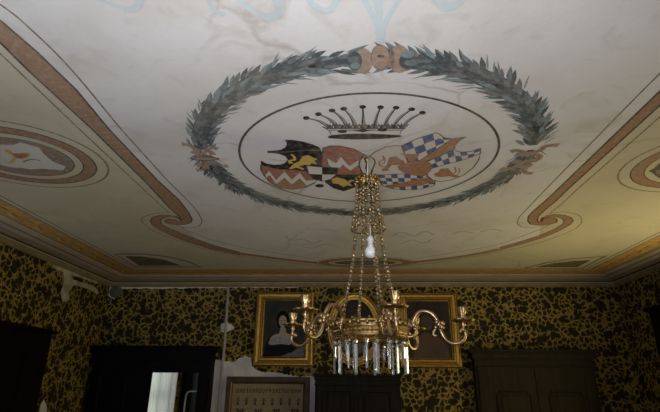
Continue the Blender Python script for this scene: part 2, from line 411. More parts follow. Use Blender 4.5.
# white shield and lion in the left medallion (the part in view), same form carried on beyond it
med_poly([(0,158),(60,160),(95,148),(130,158),(180,172),(200,200),(240,235),(300,258),(290,275),(240,272),(190,268),(140,272),(100,265),(50,262),(0,250)], 'white')
med_poly([(18,185),(45,183),(70,200),(125,195),(138,210),(110,225),(80,222),(62,240),(38,240),(60,215)], 'gold_paint', 3)
med_poly([(60,200),(110,198),(130,208),(95,222),(70,215)], 'orange', 3)
P.frame(0, 110, 4.575); P.stroke([(105,238),(130,228),(160,226),(185,232)], .014, 'umber'); P.frame()
P.frame(590, 120, 5.143)
P.poly([(300,262),(345,240),(360,232),(420,225),(420,290),(340,285),(318,270)], 'line'); P.poly([(335,262),(420,240),(420,275),(345,275)], 'umber'); P.frame()
# border: thin line, acanthus band, pale line, corner triangles
def rect_ring(d0, d1, k):
    P.z += P.step
    o = [(XL+d0, YN+d0), (XR-d0, YN+d0), (XR-d0, YB-d0), (XL+d0, YB-d0)]; i = [(XL+d1, YN+d1), (XR-d1, YN+d1), (XR-d1, YB-d1), (XL+d1, YB-d1)]
    vs = [(x, y, H-P.z) for x, y in o+i]
    cb.add(vs, [(j, (j+1) % 4, 4+(j+1) % 4, 4+j) for j in range(4)], k)
rect_ring(.655, .643, 'line'); rect_ring(.60, .575, 'band_edge'); rect_ring(.575, .36, 'band'); rect_ring(.36, .30, 'cornice'); rect_ring(.362, .352, 'line'); rect_ring(.602, .592, 'line')
# scrolled leaves along the band
def band_leaves():
    def leaf(cx, cy, ang, L_, wd, k):
        pts = []
        for t in np.linspace(0, 1, 7): pts.append((t*L_, wd*math.sin(math.pi*t)*(.9) + .25*wd*math.sin(2*math.pi*t)))
        for t in np.linspace(1, 0, 7)[1:-1]: pts.append((t*L_, -.3*wd*math.sin(math.pi*t)))
        ca, sa = math.cos(ang), math.sin(ang)
        P.wpoly([(cx+a*ca-b*sa, cy+a*sa+b*ca) for a, b in pts], k, 6e-7)
    d = .47
    for side in range(4):
        n = 36
        for i in range(n):
            t = (i+.5)/n
            if side == 0: x, y, a = XL+d, YN+.5+t*(YB-YN-1), P2
            elif side == 1: x, y, a = XR-d, YN+.5+t*(YB-YN-1), P2
            elif side == 2: x, y, a = XL+.5+t*(XR-XL-1), YB-d, 0
            else: x, y, a = XL+.5+t*(XR-XL-1), YN+d, 0
            s_ = 1 if i % 2 else -1
            leaf(x, y, a+s_*.55, .17, .035*s_, 'gold_paint'); leaf(x, y, a+s_*.15, .13, .02*s_, 'olive')
band_leaves(); P.z += 1e-5
P.frame(100, 230, 3.667)
P.poly([(50,88),(90,84),(170,86),(260,97),(330,115),(375,137),(130,137)], 'umber'); P.poly([(60,90),(160,90),(255,101),(325,119),(358,133),(132,133)], 'cream')
P.poly([(95,96),(150,97),(230,108),(300,130),(145,130)], 'olive'); P.stroke([(95,96),(150,97),(230,108),(300,130),(145,130),(95,96)], .012, 'line', 0); P.frame()
P.poly([(523,268.3),(545,262.3),(570,258.6),(608,255.6),(583,268.3)], 'hair'); P.poly([(527,268),(547,263),(571,259.2),(603,256.6),(581,268)], 'cream')
P.poly([(536,267),(553,263.3),(575,261),(590,260.2),(577,267)], 'olive'); P.stroke([(536,267),(553,263.3),(575,261),(590,260.2),(577,267),(536,267)], .012, 'line', 0)

# wreath of laurel round the arms
WC = (.084, 2.691); WA, WB = 1.016, .979
def wp(t, off=0): return (WC[0]+(WA+off)*math.cos(t), WC[1]+(WB+off)*math.sin(t))
def wleaf(t, off, dt, ang, L_, wd, k, st=1.2e-6):
    x, y = wp(t, off); dirx, diry = -math.sin(t)*dt, math.cos(t)*dt; ox, oy = math.cos(t), math.sin(t)
    ca, sa = math.cos(ang), math.sin(ang)
    ux, uy = dirx*ca+ox*sa, diry*ca+oy*sa; vx, vy = -uy, ux
    pts = [(x+ux*L_*s+vx*wd*(w_+.35*s*s*(1 if ang > 0 else -1)), y+uy*L_*s+vy*wd*(w_+.35*s*s*(1 if ang > 0 else -1))) for s, w_ in
           ((0,.15),(.2,.42),(.45,.5),(.7,.33),(.9,.1),(1,.0),(.88,-.12),(.65,-.36),(.4,-.5),(.15,-.38),(0,-.15))]
    P.wpoly(pts, k, st)
# (start, end): leaves run from the side bows to the near top, and from the bows to the far side
def garland(t0, t1, full):
    n = int(abs(t1-t0)*(WA)/.036); s_ = 1 if t1 > t0 else -1
    m = 40; wd = .115*full
    P.z += P.step
    vs = []
    for i in range(m+1):
        t = t0+(t1-t0)*i/m; e = wd/2*min(1, .45+min(i, m-i)*.14)
        vs += [(*wp(t, e), H-P.z), (*wp(t, -e), H-P.z)]
    cb.add(vs, [(2*i, 2*i+1, 2*i+3, 2*i+2) for i in range(m)], 'leaf_a')
    for i in range(n):
        t = t0+(t1-t0)*(i+.3)/n
        for off, ang in ((wd*.42, .50), (-wd*.42, -.50), (wd*.2, .22), (-wd*.2, -.22), (0, 0)):
            if random.random() < .18: continue
            k = random.choice(['leaf_a', 'leaf_b', 'leaf_b', 'leaf_a', 'leaf_b', 'leaf_c'] if abs(off) > .01 else ['leaf_a', 'leaf_a', 'black', 'leaf_b'])
            if k == 'black' and random.random() < .5: k = 'leaf_a'
            wleaf(t, off+random.uniform(-.008, .008), s_, ang+random.uniform(-.15, .15), random.uniform(.08, .12), random.uniform(.024, .034)*full, k)
        if random.random() < .75:
            for sg in (1, -1):
                if random.random() < .6:
                    wleaf(t, sg*wd*.55, s_, sg*random.uniform(.35, .75), random.uniform(.07, .12), .010, 'leaf_c')
garland(math.radians(189.5), math.radians(266), .92)      # left bow up to the near top
garland(math.radians(-9.5), math.radians(-86), .92)
garland(math.radians(186), math.radians(91), .80)        # left bow round the far side
garland(math.radians(-6), math.radians(89), .80)
P.z += 1e-5
# bow of discs at the near top
P.frame(340, 30, 6.6)
P.ell(155, 202, 62, 84, 'tan'); P.ell(98, 203, 48, 63, 'leaf_a'); P.ell(100, 235, 32, 22, 'leaf_c'); P.ell(88, 195, 36, 22, 'leaf_b')
P.ell(392, 190, 74, 92, 'tan'); P.ell(345, 190, 14, 70, 'tan_d'); P.ell(440, 205, 50, 52, 'leaf_a'); P.ell(445, 160, 42, 24, 'leaf_c'); P.ell(470, 215, 44, 20, 'leaf_b')
P.ell(266, 178, 64, 84, 'tan_d'); P.ell(268, 178, 58, 78, 'tan'); P.ell(268, 196, 38, 48, 'tan'); P.ell(268, 172, 25, 12, 'tan_d'); P.ell(258, 170, 10, 6, 'black')
P.stroke([(268,0),(268,90)], [.05, .025], 'sky', 3)
P.frame(180, 100, 4.575)
for pts in ([(8,200),(35,205),(62,218),(80,240),(95,252)], [(172,224),(150,218),(125,228),(105,250)], [(220,300),(190,298),(150,285),(120,272)], [(75,320),(105,318),(125,300),(115,280)],
            [(62,245),(75,228),(95,232),(90,255),(110,262)], [(150,250),(135,232),(110,240)], [(85,285),(95,302),(125,295),(140,280)]):
    P.stroke(pts, [.050]+[.026]*(len(pts)-1), 'tan')
    P.stroke(pts[1:], .006, 'tan_d')
P.ell(115, 268, 68, 9, 'line'); P.ell(115, 268, 58, 6, 'tan')
P.frame(500, 90, 4.575)
for pts in ([(268,252),(240,252),(205,258),(185,275),(150,285)], [(48,282),(75,276),(110,285),(140,300)], [(150,380),(120,378),(105,362),(130,345)], [(5,358),(30,362),(70,350),(110,340)],
            [(90,300),(130,288),(180,300),(165,320),(110,325)], [(60,325),(110,330),(170,322)], [(75,345),(120,350),(145,338)]):
    P.stroke(pts, [.050]+[.040]*(len(pts)-1), 'tan')
    P.stroke(pts[1:], .007, 'tan_d')
P.frame()
# pale blue ribbons nearer than the wreath, and the faint ones beyond it
P.frame(200, 0, 2.2)
P.stroke([(10,-30),(20,0),(33,22),(55,32)], .022, 'sky'); P.stroke([(60,-25),(90,0),(120,25),(152,37),(175,26),(172,0),(165,-15)], [.02,.03,.03,.045,.04,.05,.03], 'sky')
P.stroke([(232,-20),(244,4),(262,19),(282,22),(298,6),(310,-20)], [.02,.028,.034,.034,.028,.02], 'sky')
P.stroke([(350,-30),(368,10),(388,50),(396,92)], [.02,.022,.02,.01], 'sky'); P.stroke([(398,-30),(398,90)], [.02,.012], 'sky', 3); P.stroke([(385,-20),(394,80)], [.02,.012], 'sky', 3); P.stroke([(450,-30),(430,10),(408,50),(400,92)], [.02,.022,.02,.01], 'sky')
P.stroke([(505,-20),(525,2),(548,14),(575,2),(585,-20)], [.02,.04,.05,.03,.02], 'sky')
P.frame()
P.stroke([(80,-10),(102,0),(116,5),(130,9),(139,3),(140,-10)], [.02,.015,.02,.035,.03,.02], 'sky')
for pts in ([(285,236),(292,240),(303,239),(312,243),(322,240)], [(300,246),(312,248),(325,244),(338,247)], [(392,236),(402,232),(414,236),(425,231),(434,235)], [(400,244),(412,240),(424,243),(432,239)], [(452,234),(462,231),(474,233)], [(480,232),(492,229),(503,231)]):
    P.stroke(pts, .018, 'faint')

# oval round the arms, crown and shields
P.z += 1e-5
P.wring((.101, 2.691), .812, .735, 'line', .797, .720)
P.frame(300, 90, 5.077)    # crown
for i, (bx, by, hx) in enumerate(((32,141,150), (93,121,195), (163,103,243), (222,94,285), (318,84,322), (409,86,378), (488,88,428), (567,96,472), (622,114,520))):
    P.stroke([(bx, by), ((bx+hx)/2+(hx-bx)*.12, (by+186)/2-6), (hx, 190)], [.008, .014, .030], 'greyp')
    P.stroke([(bx, by), ((bx+hx)/2, (by+186)/2-6), (hx-8, 190)], .006, 'black')
    P.ell(bx, by, 17, 9.5, 'black')
P.poly([(112,184),(135,192),(160,192),(500,192),(528,186),(552,172),(530,192),(515,205),(505,228),(160,230),(150,205)], 'white', 0, 'line', .007)
for i in range(12):
    x = 140+i*33; P.poly([(x-4,197),(x+3,180),(x+12,164 if i % 2 else 172),(x+20,182),(x+34,197)], 'grass' if i % 2 else 'line'); P.stroke([(x+12,194),(x-6,170)], [.016,.004], 'line', 3); P.stroke([(x+16,194),(x+30,172)], [.016,.004], 'grass', 3)
P.poly([(152,206),(515,206),(512,200),(150,200)], 'greyp')
P.poly([(142,239),(160,228),(240,222),(330,220),(420,223),(512,230),(500,238),(420,246),(330,249),(250,249),(160,244)], 'black', 3)
P.ell(215, 209, 24, 8, 'black'); P.ell(418, 201, 25, 8, 'black'); P.poly([(262,205),(300,200),(320,193),(340,200),(380,202),(340,208),(320,214),(300,209)], 'black')
# --- left pair of shields
P.frame(230, 120, 5.886)
P.poly([(182,262),(240,278),(300,288),(380,292),(450,300),(480,335),(520,343),(495,372),(440,398),(370,408),(300,400),(240,370),(200,325),(182,290)], 'red', 0, 'line')
P.poly([(262,372),(320,345),(365,380),(410,350),(450,385),(440,398),(370,407),(300,400)], 'orange')
P.poly([(205,322),(232,295),(272,350),(320,300),(365,350),(410,306),(450,355),(510,350),(505,364),(450,386),(410,343),(365,380),(320,340),(272,378),(232,325),(212,340)], 'white', 0, 'line', .006)
P.poly([(182,237),(215,255),(260,262),(300,260),(325,250),(340,232),(325,212),(290,198),(250,193),(220,192),(220,180),(260,179),(300,173),(325,160),(335,140),(330,125),(320,114),(370,116),(430,125),(490,143),(525,158),(543,190),(552,230),(552,272),(450,300),(380,292),(300,288),(240,278),(182,262)], 'black')
P.poly([(345,285),(378,255),(410,240),(425,212),(460,205),(490,220),(517,228),(495,240),(515,262),(480,253),(470,265),(440,262),(405,272),(438,285),(430,293),(390,278),(360,288)], 'gold_paint')
P.stroke([(360,255),(352,238),(380,232),(375,212),(356,200)], [.03,.022,.02,.018,.012], 'gold_paint')
P.stroke([(222,187),(340,186),(440,176),(540,180)], .005, 'greyp')
P.frame(330, 130, 5.89)
P.poly([(-40,105),(0,92),(60,92),(140,110),(215,150),(185,165),(172,200),(180,232),(195,262),(40,262),(-35,270),(-50,180)], 'red', 0, 'line')
P.poly([(-22,160),(35,192),(66,155),(115,210),(170,172),(172,203),(120,240),(75,203),(40,245),(-10,205)], 'white', 0, 'line', .006)
P.poly([(-45,262),(40,262),(192,264),(190,310),(150,335),(80,360),(20,342),(-25,310)], 'black')
P.poly([(10,288),(40,276),(90,290),(115,312),(135,330),(100,324),(80,334),(50,318),(15,312)], 'gold_paint'); P.stroke([(110,310),(125,295),(140,300)], .02, 'gold_paint')
P.frame(180, 90, 2.942)
P.poly([(372,222),(418,226),(418,248),(378,246)], 'white'); P.poly([(418,226),(466,228),(460,248),(418,248)], 'black')
P.poly([(378,246),(418,248),(418,268),(392,260)], 'black'); P.poly([(418,248),(460,248),(444,262),(418,268)], 'white')
P.stroke([(372,222),(418,226),(466,228),(460,248),(444,262),(418,268),(392,260),(378,246),(372,222)], .009, 'line', 0)
P.ell(411, 281, 13, 5, 'black')
# --- right pair of shields
P.frame(330, 130, 5.89)
P.poly([(235,150),(270,125),(330,98),(380,90),(420,92),(440,140),(462,197),(480,262),(245,262),(262,190)], 'white', 0, 'line')
P.poly([(335,200),(350,158),(390,153),(420,175),(438,180),(440,195),(405,205),(365,205),(345,225),(345,238),(310,242),(302,232),(325,218)], 'orange')
P.stroke([(335,215),(300,212),(290,188),(315,172),(312,150)], [.016,.014,.012,.012,.010], 'orange'); P.stroke([(300,200),(320,190),(325,160)], .008, 'orange')
P.frame(350, 90, 2.943)
bt = [(82,250),(130,247),(165,246),(215,250),(252,262)]; bb = [(96,282),(130,291),(165,294),(205,292),(248,280)]
P.chequer(bt, bb, 9, 4, 'blue', 'white', 'line')
P.poly([(105,281),(150,272),(200,262),(238,254),(252,262),(250,268),(205,280),(150,285),(112,287)], 'orange', 0, 'hair', .006)
P.frame(410, 120, 5.89)
P.poly([(100,325),(108,300),(130,283),(200,262),(320,232),(413,196),(405,232),(370,282),(310,325),(240,352),(180,362),(130,350)], 'white', 0, 'line')
P.poly([(140,315),(165,305),(180,285),(225,282),(245,305),(255,318),(300,330),(265,337),(230,330),(190,333),(150,333)], 'orange')
P.stroke([(255,318),(270,300),(262,275)], .010, 'orange'); P.stroke([(275,322),(290,305),(288,280)], .008, 'orange')
P.chequer([(102,243),(190,205),(255,172),(275,182),(310,188),(370,182),(415,163)], [(130,283),(200,262),(260,248),(320,232),(370,212),(413,197)], 8, 2, 'white', 'blue', 'line')
P.frame()
P.chequer([(401.3,145.6),(418,138),(438,131.9),(443,137),(453,138.8)], [(409,163.5),(425,159),(440,151),(453,139.2)], 5, 3, 'blue', 'white', 'line', 0)
P.frame(410, 120, 5.89)
P.poly([(-12,258),(-8,252),(60,235),(150,175),(250,108),(335,97),(290,120),(262,150),(265,165),(200,197),(100,240),(40,248)], 'orange', 0, 'line', .007)
P.poly([(-60,195),(-12,225),(0,262),(60,200)], 'orange')
P.frame(350, 90, 2.943)
P.poly([(140,225),(172,213),(225,208),(240,225),(226,248),(192,251),(160,243)], 'orange', 2, 'hair', .006)
# --- loop of the hanging eye, painted round the hook hole
P.frame(330, 130, 5.89)
P.poly([(215,150),(187,163),(172,195),(180,230),(195,262),(205,300),(236,300),(240,262),(250,228),(266,190),(250,162)], 'white', 2, 'line', .011)
P.poly([(213,178),(221,200),(222,225),(211,238),(206,222),(211,205)], 'black')
P.frame()
ceiling = struct(cb.build('ceiling'))

# ------------------------------------------------------------------ walls
def wall_mesh(name, to3, u0, u1, holes=(), extra=None):
    mb = MB(); k = 'paper'
    us = sorted({u0, u1, *[h[0] for h in holes], *[h[1] for h in holes]}); vs = sorted({FL, H, *[h[2] for h in holes], *[h[3] for h in holes]})
    for a, b in zip(us, us[1:]):
        for c, d in zip(vs, vs[1:]):
            if any(h[0] <= a and b <= h[1] and h[2] <= c and d <= h[3] for h in holes): continue
            mb.add([to3(a, c, 0), to3(b, c, 0), to3(b, d, 0), to3(a, d, 0)], [(0, 1, 2, 3)], k)
    for h in holes:   # reveals
        q_ = [(h[0], h[2]), (h[1], h[2]), (h[1], h[3]), (h[0], h[3])]
        for i in range(4):
            a, b = q_[i], q_[(i+1) % 4]
            mb.add([to3(*a, 0), to3(*b, 0), to3(*b, -.28), to3(*a, -.28)], [(0, 1, 2, 3)], 'bare')
    if extra: extra(mb)
    return struct(mb.build(name))
def ragged(pts, amp, n=5):
    out = []
    for i in range(len(pts)):
        a = pts[i]; b = pts[(i+1) % len(pts)]
        for j in range(n):
            t = j/n; out.append((a[0]+(b[0]-a[0])*t+random.uniform(-amp, amp), a[1]+(b[1]-a[1])*t+random.uniform(-amp, amp)))
    return out
def back_extra(mb):
    B = Paint(mb, lambda x, z, d: (x, YB-d, z), lambda a, b: on_back(a, b), 2e-4)
    def rpoly(top, bot, k, amp=.9):      # ragged torn edge above, plain below
        e = []
        for (a, b), (c, d) in zip(top, top[1:]):
            m = max(2, int(math.hypot(c-a, d-b)/1.6))
            e += [(a+(c-a)*j/m, b+(d-b)*j/m+random.uniform(-amp, amp)) for j in range(m)]
        B.poly(e+[top[-1]]+bot, k)
    rpoly([(203,361),(211,361),(220,360),(232,362),(240,358.5),(246,355.5),(251,358),(252,366),(262,372.5),(270,371),(284,374),(300,376.5),(320,376)], [(320,600),(190,600)], 'bare')
    rpoly([(221,324),(226,322),(232,325),(234,328)], [(229,331),(226,333),(221,332)], 'bare', .5)
    # bare strip under the cornice where the paper has come away
    top = [(112, 284.8), (300, 282.5)]
    bot = [(x, 288.9-(x-112)*.0105+random.uniform(-.5, .8)*(1 if x < 300 else .3)) for x in range(300, 111, -4)]
    B.poly(top+bot, 'bare'); B.poly([(300,282.5),(400,281),(400,284),(300,286.5)], 'bare_y')
    B.poly(ragged([(96,281),(118,280),(119,289),(114,293),(115,300),(108,296),(102,301),(98,300),(97,290)], .6, 3), 'bare')
wall_back = wall_mesh('wall_back', lambda u, v, d: (u, YB-d, v), XL-.3, XR+.3, extra=back_extra)
WIN_L = [(2.80, 4.06, -.85, 1.0), (.4, 1.62, -.85, 1.0)]
ADDED_WIN_R = [(3.2, 4.4, -1.1, .75)]  # unseen opening, added in the right wall to carry the warm fill
WIN_N = [(-2.15, -.95, -.95, .85), (-.5, .7, -.95, .85)]
def left_extra(mb):
    def un(px, py):
        d = ray(px, py); t = XL/d.x; return (d.y*t, d.z*t)
    B = Paint(mb, lambda y, z, d: (XL+d, y, z), un, 2e-4)
    B.poly(ragged([(64,267),(76,271),(72,276),(74,283),(69,292),(69,300),(63,302),(61,292),(63,283)], .7, 3), 'bare_y')
    B.poly(ragged([(74,280),(92,285),(98,290),(98,294),(88,289),(73,285)], .5, 3), 'bare_y')
    B.poly(ragged([(52,268),(53,262),(98,281),(98,284)], .3, 4), 'bare_y')
    B.poly(ragged([(41,404),(44,400),(47,408),(45,420),(38,420)], .6, 2), 'bare')
wall_left = wall_mesh('wall_left', lambda u, v, d: (XL+d, u, v), YN-.3, YB+.3, WIN_L, left_extra)
wall_right = wall_mesh('wall_right', lambda u, v, d: (XR-d, u, v), YN-.3, YB+.3, ADDED_WIN_R)
wall_near = wall_mesh('wall_near', lambda u, v, d: (u, YN+d, v), XL-.3, XR+.3, WIN_N)
fb = MB(); fb.box((XL-.3, YN-.3, FL-.1), (XR+.3, YB+.3, FL), 'floor'); struct(fb.build('floor'))
# cornice swept round the room
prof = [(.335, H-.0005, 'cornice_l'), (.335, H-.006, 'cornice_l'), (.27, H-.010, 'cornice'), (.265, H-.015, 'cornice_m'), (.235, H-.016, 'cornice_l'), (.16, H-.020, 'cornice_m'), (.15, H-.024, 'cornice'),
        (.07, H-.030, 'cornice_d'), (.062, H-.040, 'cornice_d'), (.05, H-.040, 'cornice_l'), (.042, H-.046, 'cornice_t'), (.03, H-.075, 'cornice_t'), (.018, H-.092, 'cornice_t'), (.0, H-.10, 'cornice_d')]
tb = MB()
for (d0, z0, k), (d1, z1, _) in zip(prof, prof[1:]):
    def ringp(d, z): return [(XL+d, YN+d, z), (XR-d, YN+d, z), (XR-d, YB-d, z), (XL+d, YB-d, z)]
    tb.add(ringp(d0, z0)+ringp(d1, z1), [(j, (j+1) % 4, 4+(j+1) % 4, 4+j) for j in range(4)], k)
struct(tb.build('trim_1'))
def baseboard(name, a, b):
    m = MB(); m.box(a, b, 'wood3', .006); struct(m.build(name))
baseboard('baseboard_back', (XL, YB-.025, FL), (XR, YB, FL+.14)); baseboard('baseboard_right', (XR-.025, YN, FL), (XR, 4.5, FL+.14))
baseboard('baseboard_left', (XL, YN, FL), (XL+.025, 4.25, FL+.14)); baseboard('baseboard_near', (XL, YN, FL), (XR, YN+.025, FL+.14))

# windows
def window(idx, u0, u1, v0, v1, to3, grow):
    """casement with a transom, in the reveal; to3(u, v, depth)"""
    def bx(mb, a, b, c, d, e0, e1, k):
        p, q_ = to3(a, c, e0), to3(b, d, e1)
        mb.box(tuple(min(x, y) for x, y in zip(p, q_)), tuple(max(x, y) for x, y in zip(p, q_)), k)
    f = MB(); t = .055
    for a, b, c, d in ((u0, u0+t, v0, v1), (u1-t, u1, v0, v1), (u0, u1, v0, v0+t), (u0, u1, v1-t, v1)): bx(f, a, b, c, d, -.20, -.13, 'wframe')
    root = f.build('window_%d' % idx); struct(root)
    g = MB(); um = (u0+u1)/2; tv = v0+(v1-v0)*.36
    bx(g, um-.03, um+.03, v0+t, v1-t, -.19, -.14, 'wframe'); g.build('mullion', root)
    g = MB(); bx(g, u0+t, u1-t, tv-.025, tv+.025, -.188, -.142, 'wframe'); g.build('transom', root)
    g = MB(); g.add([to3(u0, v0, -.165), to3(u1, v0, -.165), to3(u1, v1, -.165), to3(u0, v1, -.165)], [(0, 1, 2, 3)], 'pane'); g.build('pane', root)
    g = MB(); bx(g, u0-.05, u1+.05, v0-.03, v0, -.12, .05, 'wframe'); g.build('window_sill', root)
for i, h in enumerate(WIN_L): window(i+1, *h, lambda u, v, d: (XL+d, u, v), 1)
for i, h in enumerate(WIN_N): window(i+3, *h, lambda u, v, d: (u, YN+d, v), 1)
window(5, *ADDED_WIN_R[0], lambda u, v, d: (XR-d, u, v), 1)  # added window around the warm fill lamp, out of view
def curtain(u0, u1, z0, z1, label):
    n = 90; vs = []; m = MB(); rt = thing('net_curtain', label, 'curtain', (XL, (u0+u1)/2, z1), 'net curtains at the side windows')
    for i in range(n+1):
        u = u0+(u1-u0)*i/n; d = .012*math.sin(i*.9)+.008*math.sin(i*.37+1)
        for z in (z1, z0): vs.append((-.07+d, u-(u0+u1)/2, z-z1))
    m.add(vs, [(2*i, 2*i+2, 2*i+3, 2*i+1) for i in range(n)], 'curtain', True); m.build('curtain_cloth', rt)
    r = MB(); r.tube([(-.07, u0-(u0+u1)/2-.0, .012), (-.07, u1-(u0+u1)/2+.0, .012)], .009, 'brass', 10); r.build('curtain_rod', rt)
curtain(2.87, 4.04, -.80, .95, 'pale net curtain in the side window reflected in the wardrobe mirror')
curtain(.43, 1.59, -.80, .95, 'pale net curtain in the side window nearer the camera, just at the mirror edge')

# doors in the side walls (dark, only their upper corners in view)
def door(idx, x, s_, y0, y1, ztop):
    d = MB(); xs = sorted((x, x+s_*.05)); d.box((xs[0], y0, FL), (xs[1], y1, ztop), 'wood', .004); root = struct(d.build('door_%d' % idx))
    c = MB(); xs = sorted((x, x+s_*.09)); c.box((xs[0], y0-.04, ztop), (xs[1], y1+.03, ztop+.045), 'wood', .01); c.build('lintel', root)
    h = (ztop-FL)
    for a, b in ((FL+.15, FL+h*.42), (FL+h*.48, ztop-.16)):
        for c0, c1 in ((y0+.12, (y0+y1)/2-.05), ((y0+y1)/2+.05, y1-.12)):
            q_ = MB(); xs = sorted((x+s_*.05, x+s_*.062)); q_.box((xs[0], c0, a), (xs[1], c1, b), 'wood', .006); q_.build('panel', root)
    k = MB(); k.tube([(x+s_*.05, y0+.07, FL+1.05), (x+s_*.10, y0+.07, FL+1.05), (x+s_*.105, y0+.17, FL+1.05)], .009, 'brass_d'); k.build('door_handle', root)
door(1, XL, 1, 4.32, 5.20, .50)
door(2, XR, -1, 4.55, 5.68, .83)

# ------------------------------------------------------------------ furniture
def cupboard(name, label, x0, x1, yf, ztop, wood, over, fr_h, doors, cornice_h=.07, gap=.05):
    """x0..x1 body width, yf front, back near the wall; doors: list of dicts"""
    yb = YB-.02; cx = (x0+x1)/2
    rt = thing(name, label, 'wardrobe' if name == 'wardrobe' else 'cupboard', (cx, (yf+yb)/2, FL))
    rt_off = Vector((cx, (yf+yb)/2, FL))
    def B(nm, parts, parent=rt):
        m = MB()
        for a, b, k, bv in parts: m.box(tuple(Vector(a)-rt_off), tuple(Vector(b)-rt_off), k, bv)
        return m.build(nm, parent)
    zc = ztop-cornice_h
    B('body', [((x0, yf+.025, FL+.08), (x1, yb, zc), wood, .004)])
    B('plinth', [((x0-.02, yf, FL), (x1+.02, yb, FL+.10), wood, .008)])
    B('cornice', [((x0-over, yf-over, ztop-.022), (x1+over, yb, ztop), wood, .006), ((x0-over*.72, yf-over*.72, ztop-.042), (x1+over*.72, yb, ztop-.018), wood, .01),
                  ((x0-over*.35, yf-over*.35, zc-.004), (x1+over*.35, yb, ztop-.036), wood, .008)])
    B('frieze', [((x0, yf+.005, zc-fr_h), (x1, yf+.03, zc), wood, .003), ((x0-.006, yf-.006, zc-fr_h-.012), (x1+.006, yf+.03, zc-fr_h+.008), wood, .004)])
    for dd in doors:
        a, b = dd['x']; z0, z1 = FL+.12, zc-fr_h-.015
        dr = B('door', [((a, yf+.002, z0), (b, yf+.026, z1), wood, .004)])
        for (p0, p1, q0, q1, notch) in dd.get('panels', []):
            m = MB()
            e = .035
            base = [(p0, q0), (p1, q0), (p1, q1-notch), (p1-notch, q1-notch), (p1-notch, q1), (p0+notch, q1), (p0+notch, q1-notch), (p0, q1-notch)] if notch else [(p0, q0), (p1, q0), (p1, q1), (p0, q1)]
            # moulding round the panel: a raised rim, then a fielded face
            ccx, ccz = (p0+p1)/2, (q0+q1)/2
            def ins(pts, d): return [(ccx+(x-ccx)*(1-d/abs(p1-p0)*2), ccz+(z-ccz)*(1-d/abs(q1-q0)*2)) for x, z in pts]
            lv = [(base, yf+.002), (base, yf-.012), (ins(base, .014), yf-.014), (ins(base, .026), yf-.002), (ins(base, .045), yf-.003), (ins(base, .07), yf-.011)]
            vs = []; n = len(base)
            for pts, yy in lv: vs += [tuple(Vector((x, yy, z))-rt_off) for x, z in pts]
            fs = [(i*n+j, i*n+(j+1) % n, (i+1)*n+(j+1) % n, (i+1)*n+j) for i in range(len(lv)-1) for j in range(n)] + [tuple((len(lv)-1)*n+j for j in range(n))]
            m.add(vs, fs, wood); m.build('panel', dr)
        if 'mirror' in dd:
            p0, p1, q0, q1 = dd['mirror']
            B('mirror_glass', [((p0, yf-.004, q0), (p1, yf+.002, q1), 'mirror', 0)], dr)['label'] = 'mirror pane reflecting a curtained window'
            B('mirror_rim', [((p0-.02, yf-.012, q0-.02), (p0, yf+.002, q1+.02), wood, .003), ((p1, yf-.012, q0-.02), (p1+.02, yf+.002, q1+.02), wood, .003),
                             ((p0, yf-.012, q1), (p1, yf+.002, q1+.02), wood, .003), ((p0, yf-.012, q0-.02), (p1, yf+.002, q0), wood, .003)], dr)
        kx = dd['knob']
        m = MB(); m.lathe([(.001, -.03), (.012, -.026), (.015, -.016), (.008, -.008), (.006, .0)], 'brass_d', (0, 0, 0), 12)
        k = m.build('knob', dr); k.rotation_euler = (-P2, 0, 0); k.location = Vector((kx, yf+.002, FL+1.0))-rt_off
    B('centre_stile', [((doors[0]['x'][1]-.004, yf-.008, FL+.12), (doors[0]['x'][1]+.03, yf+.02, zc-fr_h-.012), wood, .006)])
    return rt
cupboard('wardrobe', 'black wooden wardrobe with a tall mirror in its right-hand door', -3.30, -1.777, 6.12, .456, 'wood', .045, .11,
         [dict(x=(-3.27, -2.64), panels=[(-3.17, -2.76, -.9, .14, 0)], knob=-2.67), dict(x=(-2.61, -1.80), mirror=(-2.50, -1.913, -1.2, .134), knob=-2.58)])
cupboard('cupboard', 'low near-black two-door cupboard under the chandelier and oval picture', -.452, .565, 6.0, .135, 'wood2', .03, .05,
         [dict(x=(-.42, .02), panels=[(-.354, -.008, -.62, -.047, 0), (-.354, -.008, -1.35, -.72, 0)], knob=.0), dict(x=(.045, .53), panels=[(.075, .454, -.62, -.047, 0), (.075, .454, -1.35, -.72, 0)], knob=.065)])
cupboard('cupboard', 'tall olive-brown cupboard with notched door panels, right of the gilt frames', 1.505, 2.94, 6.15, .435, 'wood3', .095, .085,
         [dict(x=(1.535, 2.215), panels=[(1.725, 2.14, -.85, -.03, .035)], knob=2.19), dict(x=(2.245, 2.91), panels=[(2.34, 2.763, -.85, -.03, .035)], knob=2.27)], .10)
# dark cabinet on the left wall between the two side windows, seen only in the mirror
cb2 = thing('cabinet', 'dark narrow cabinet between the side windows, seen in the wardrobe mirror', 'cabinet', (XL+.115, 2.14, FL))
m = MB(); m.box((-.10, -.42, .06), (.10, .42, 2.35), 'wood', .01); m.build('body', cb2)
m = MB(); m.box((-.10, -.43, .0), (.115, .43, .08), 'wood', .01); m.build('plinth', cb2)
m = MB(); m.box((-.10, -.44, 2.33), (.13, .44, 2.40), 'wood', .015); m.build('cornice', cb2)
for y0_, y1_ in ((-.40, -.01), (.01, .40)):
    m = MB(); m.box((.10, y0_, .12), (.118, y1_, 2.28), 'wood', .004); d_ = m.build('door', cb2)
    m = MB(); m.box((.118, y0_+.07, .2), (.126, y1_-.07, 2.2), 'wood', .004); m.build('panel', d_)

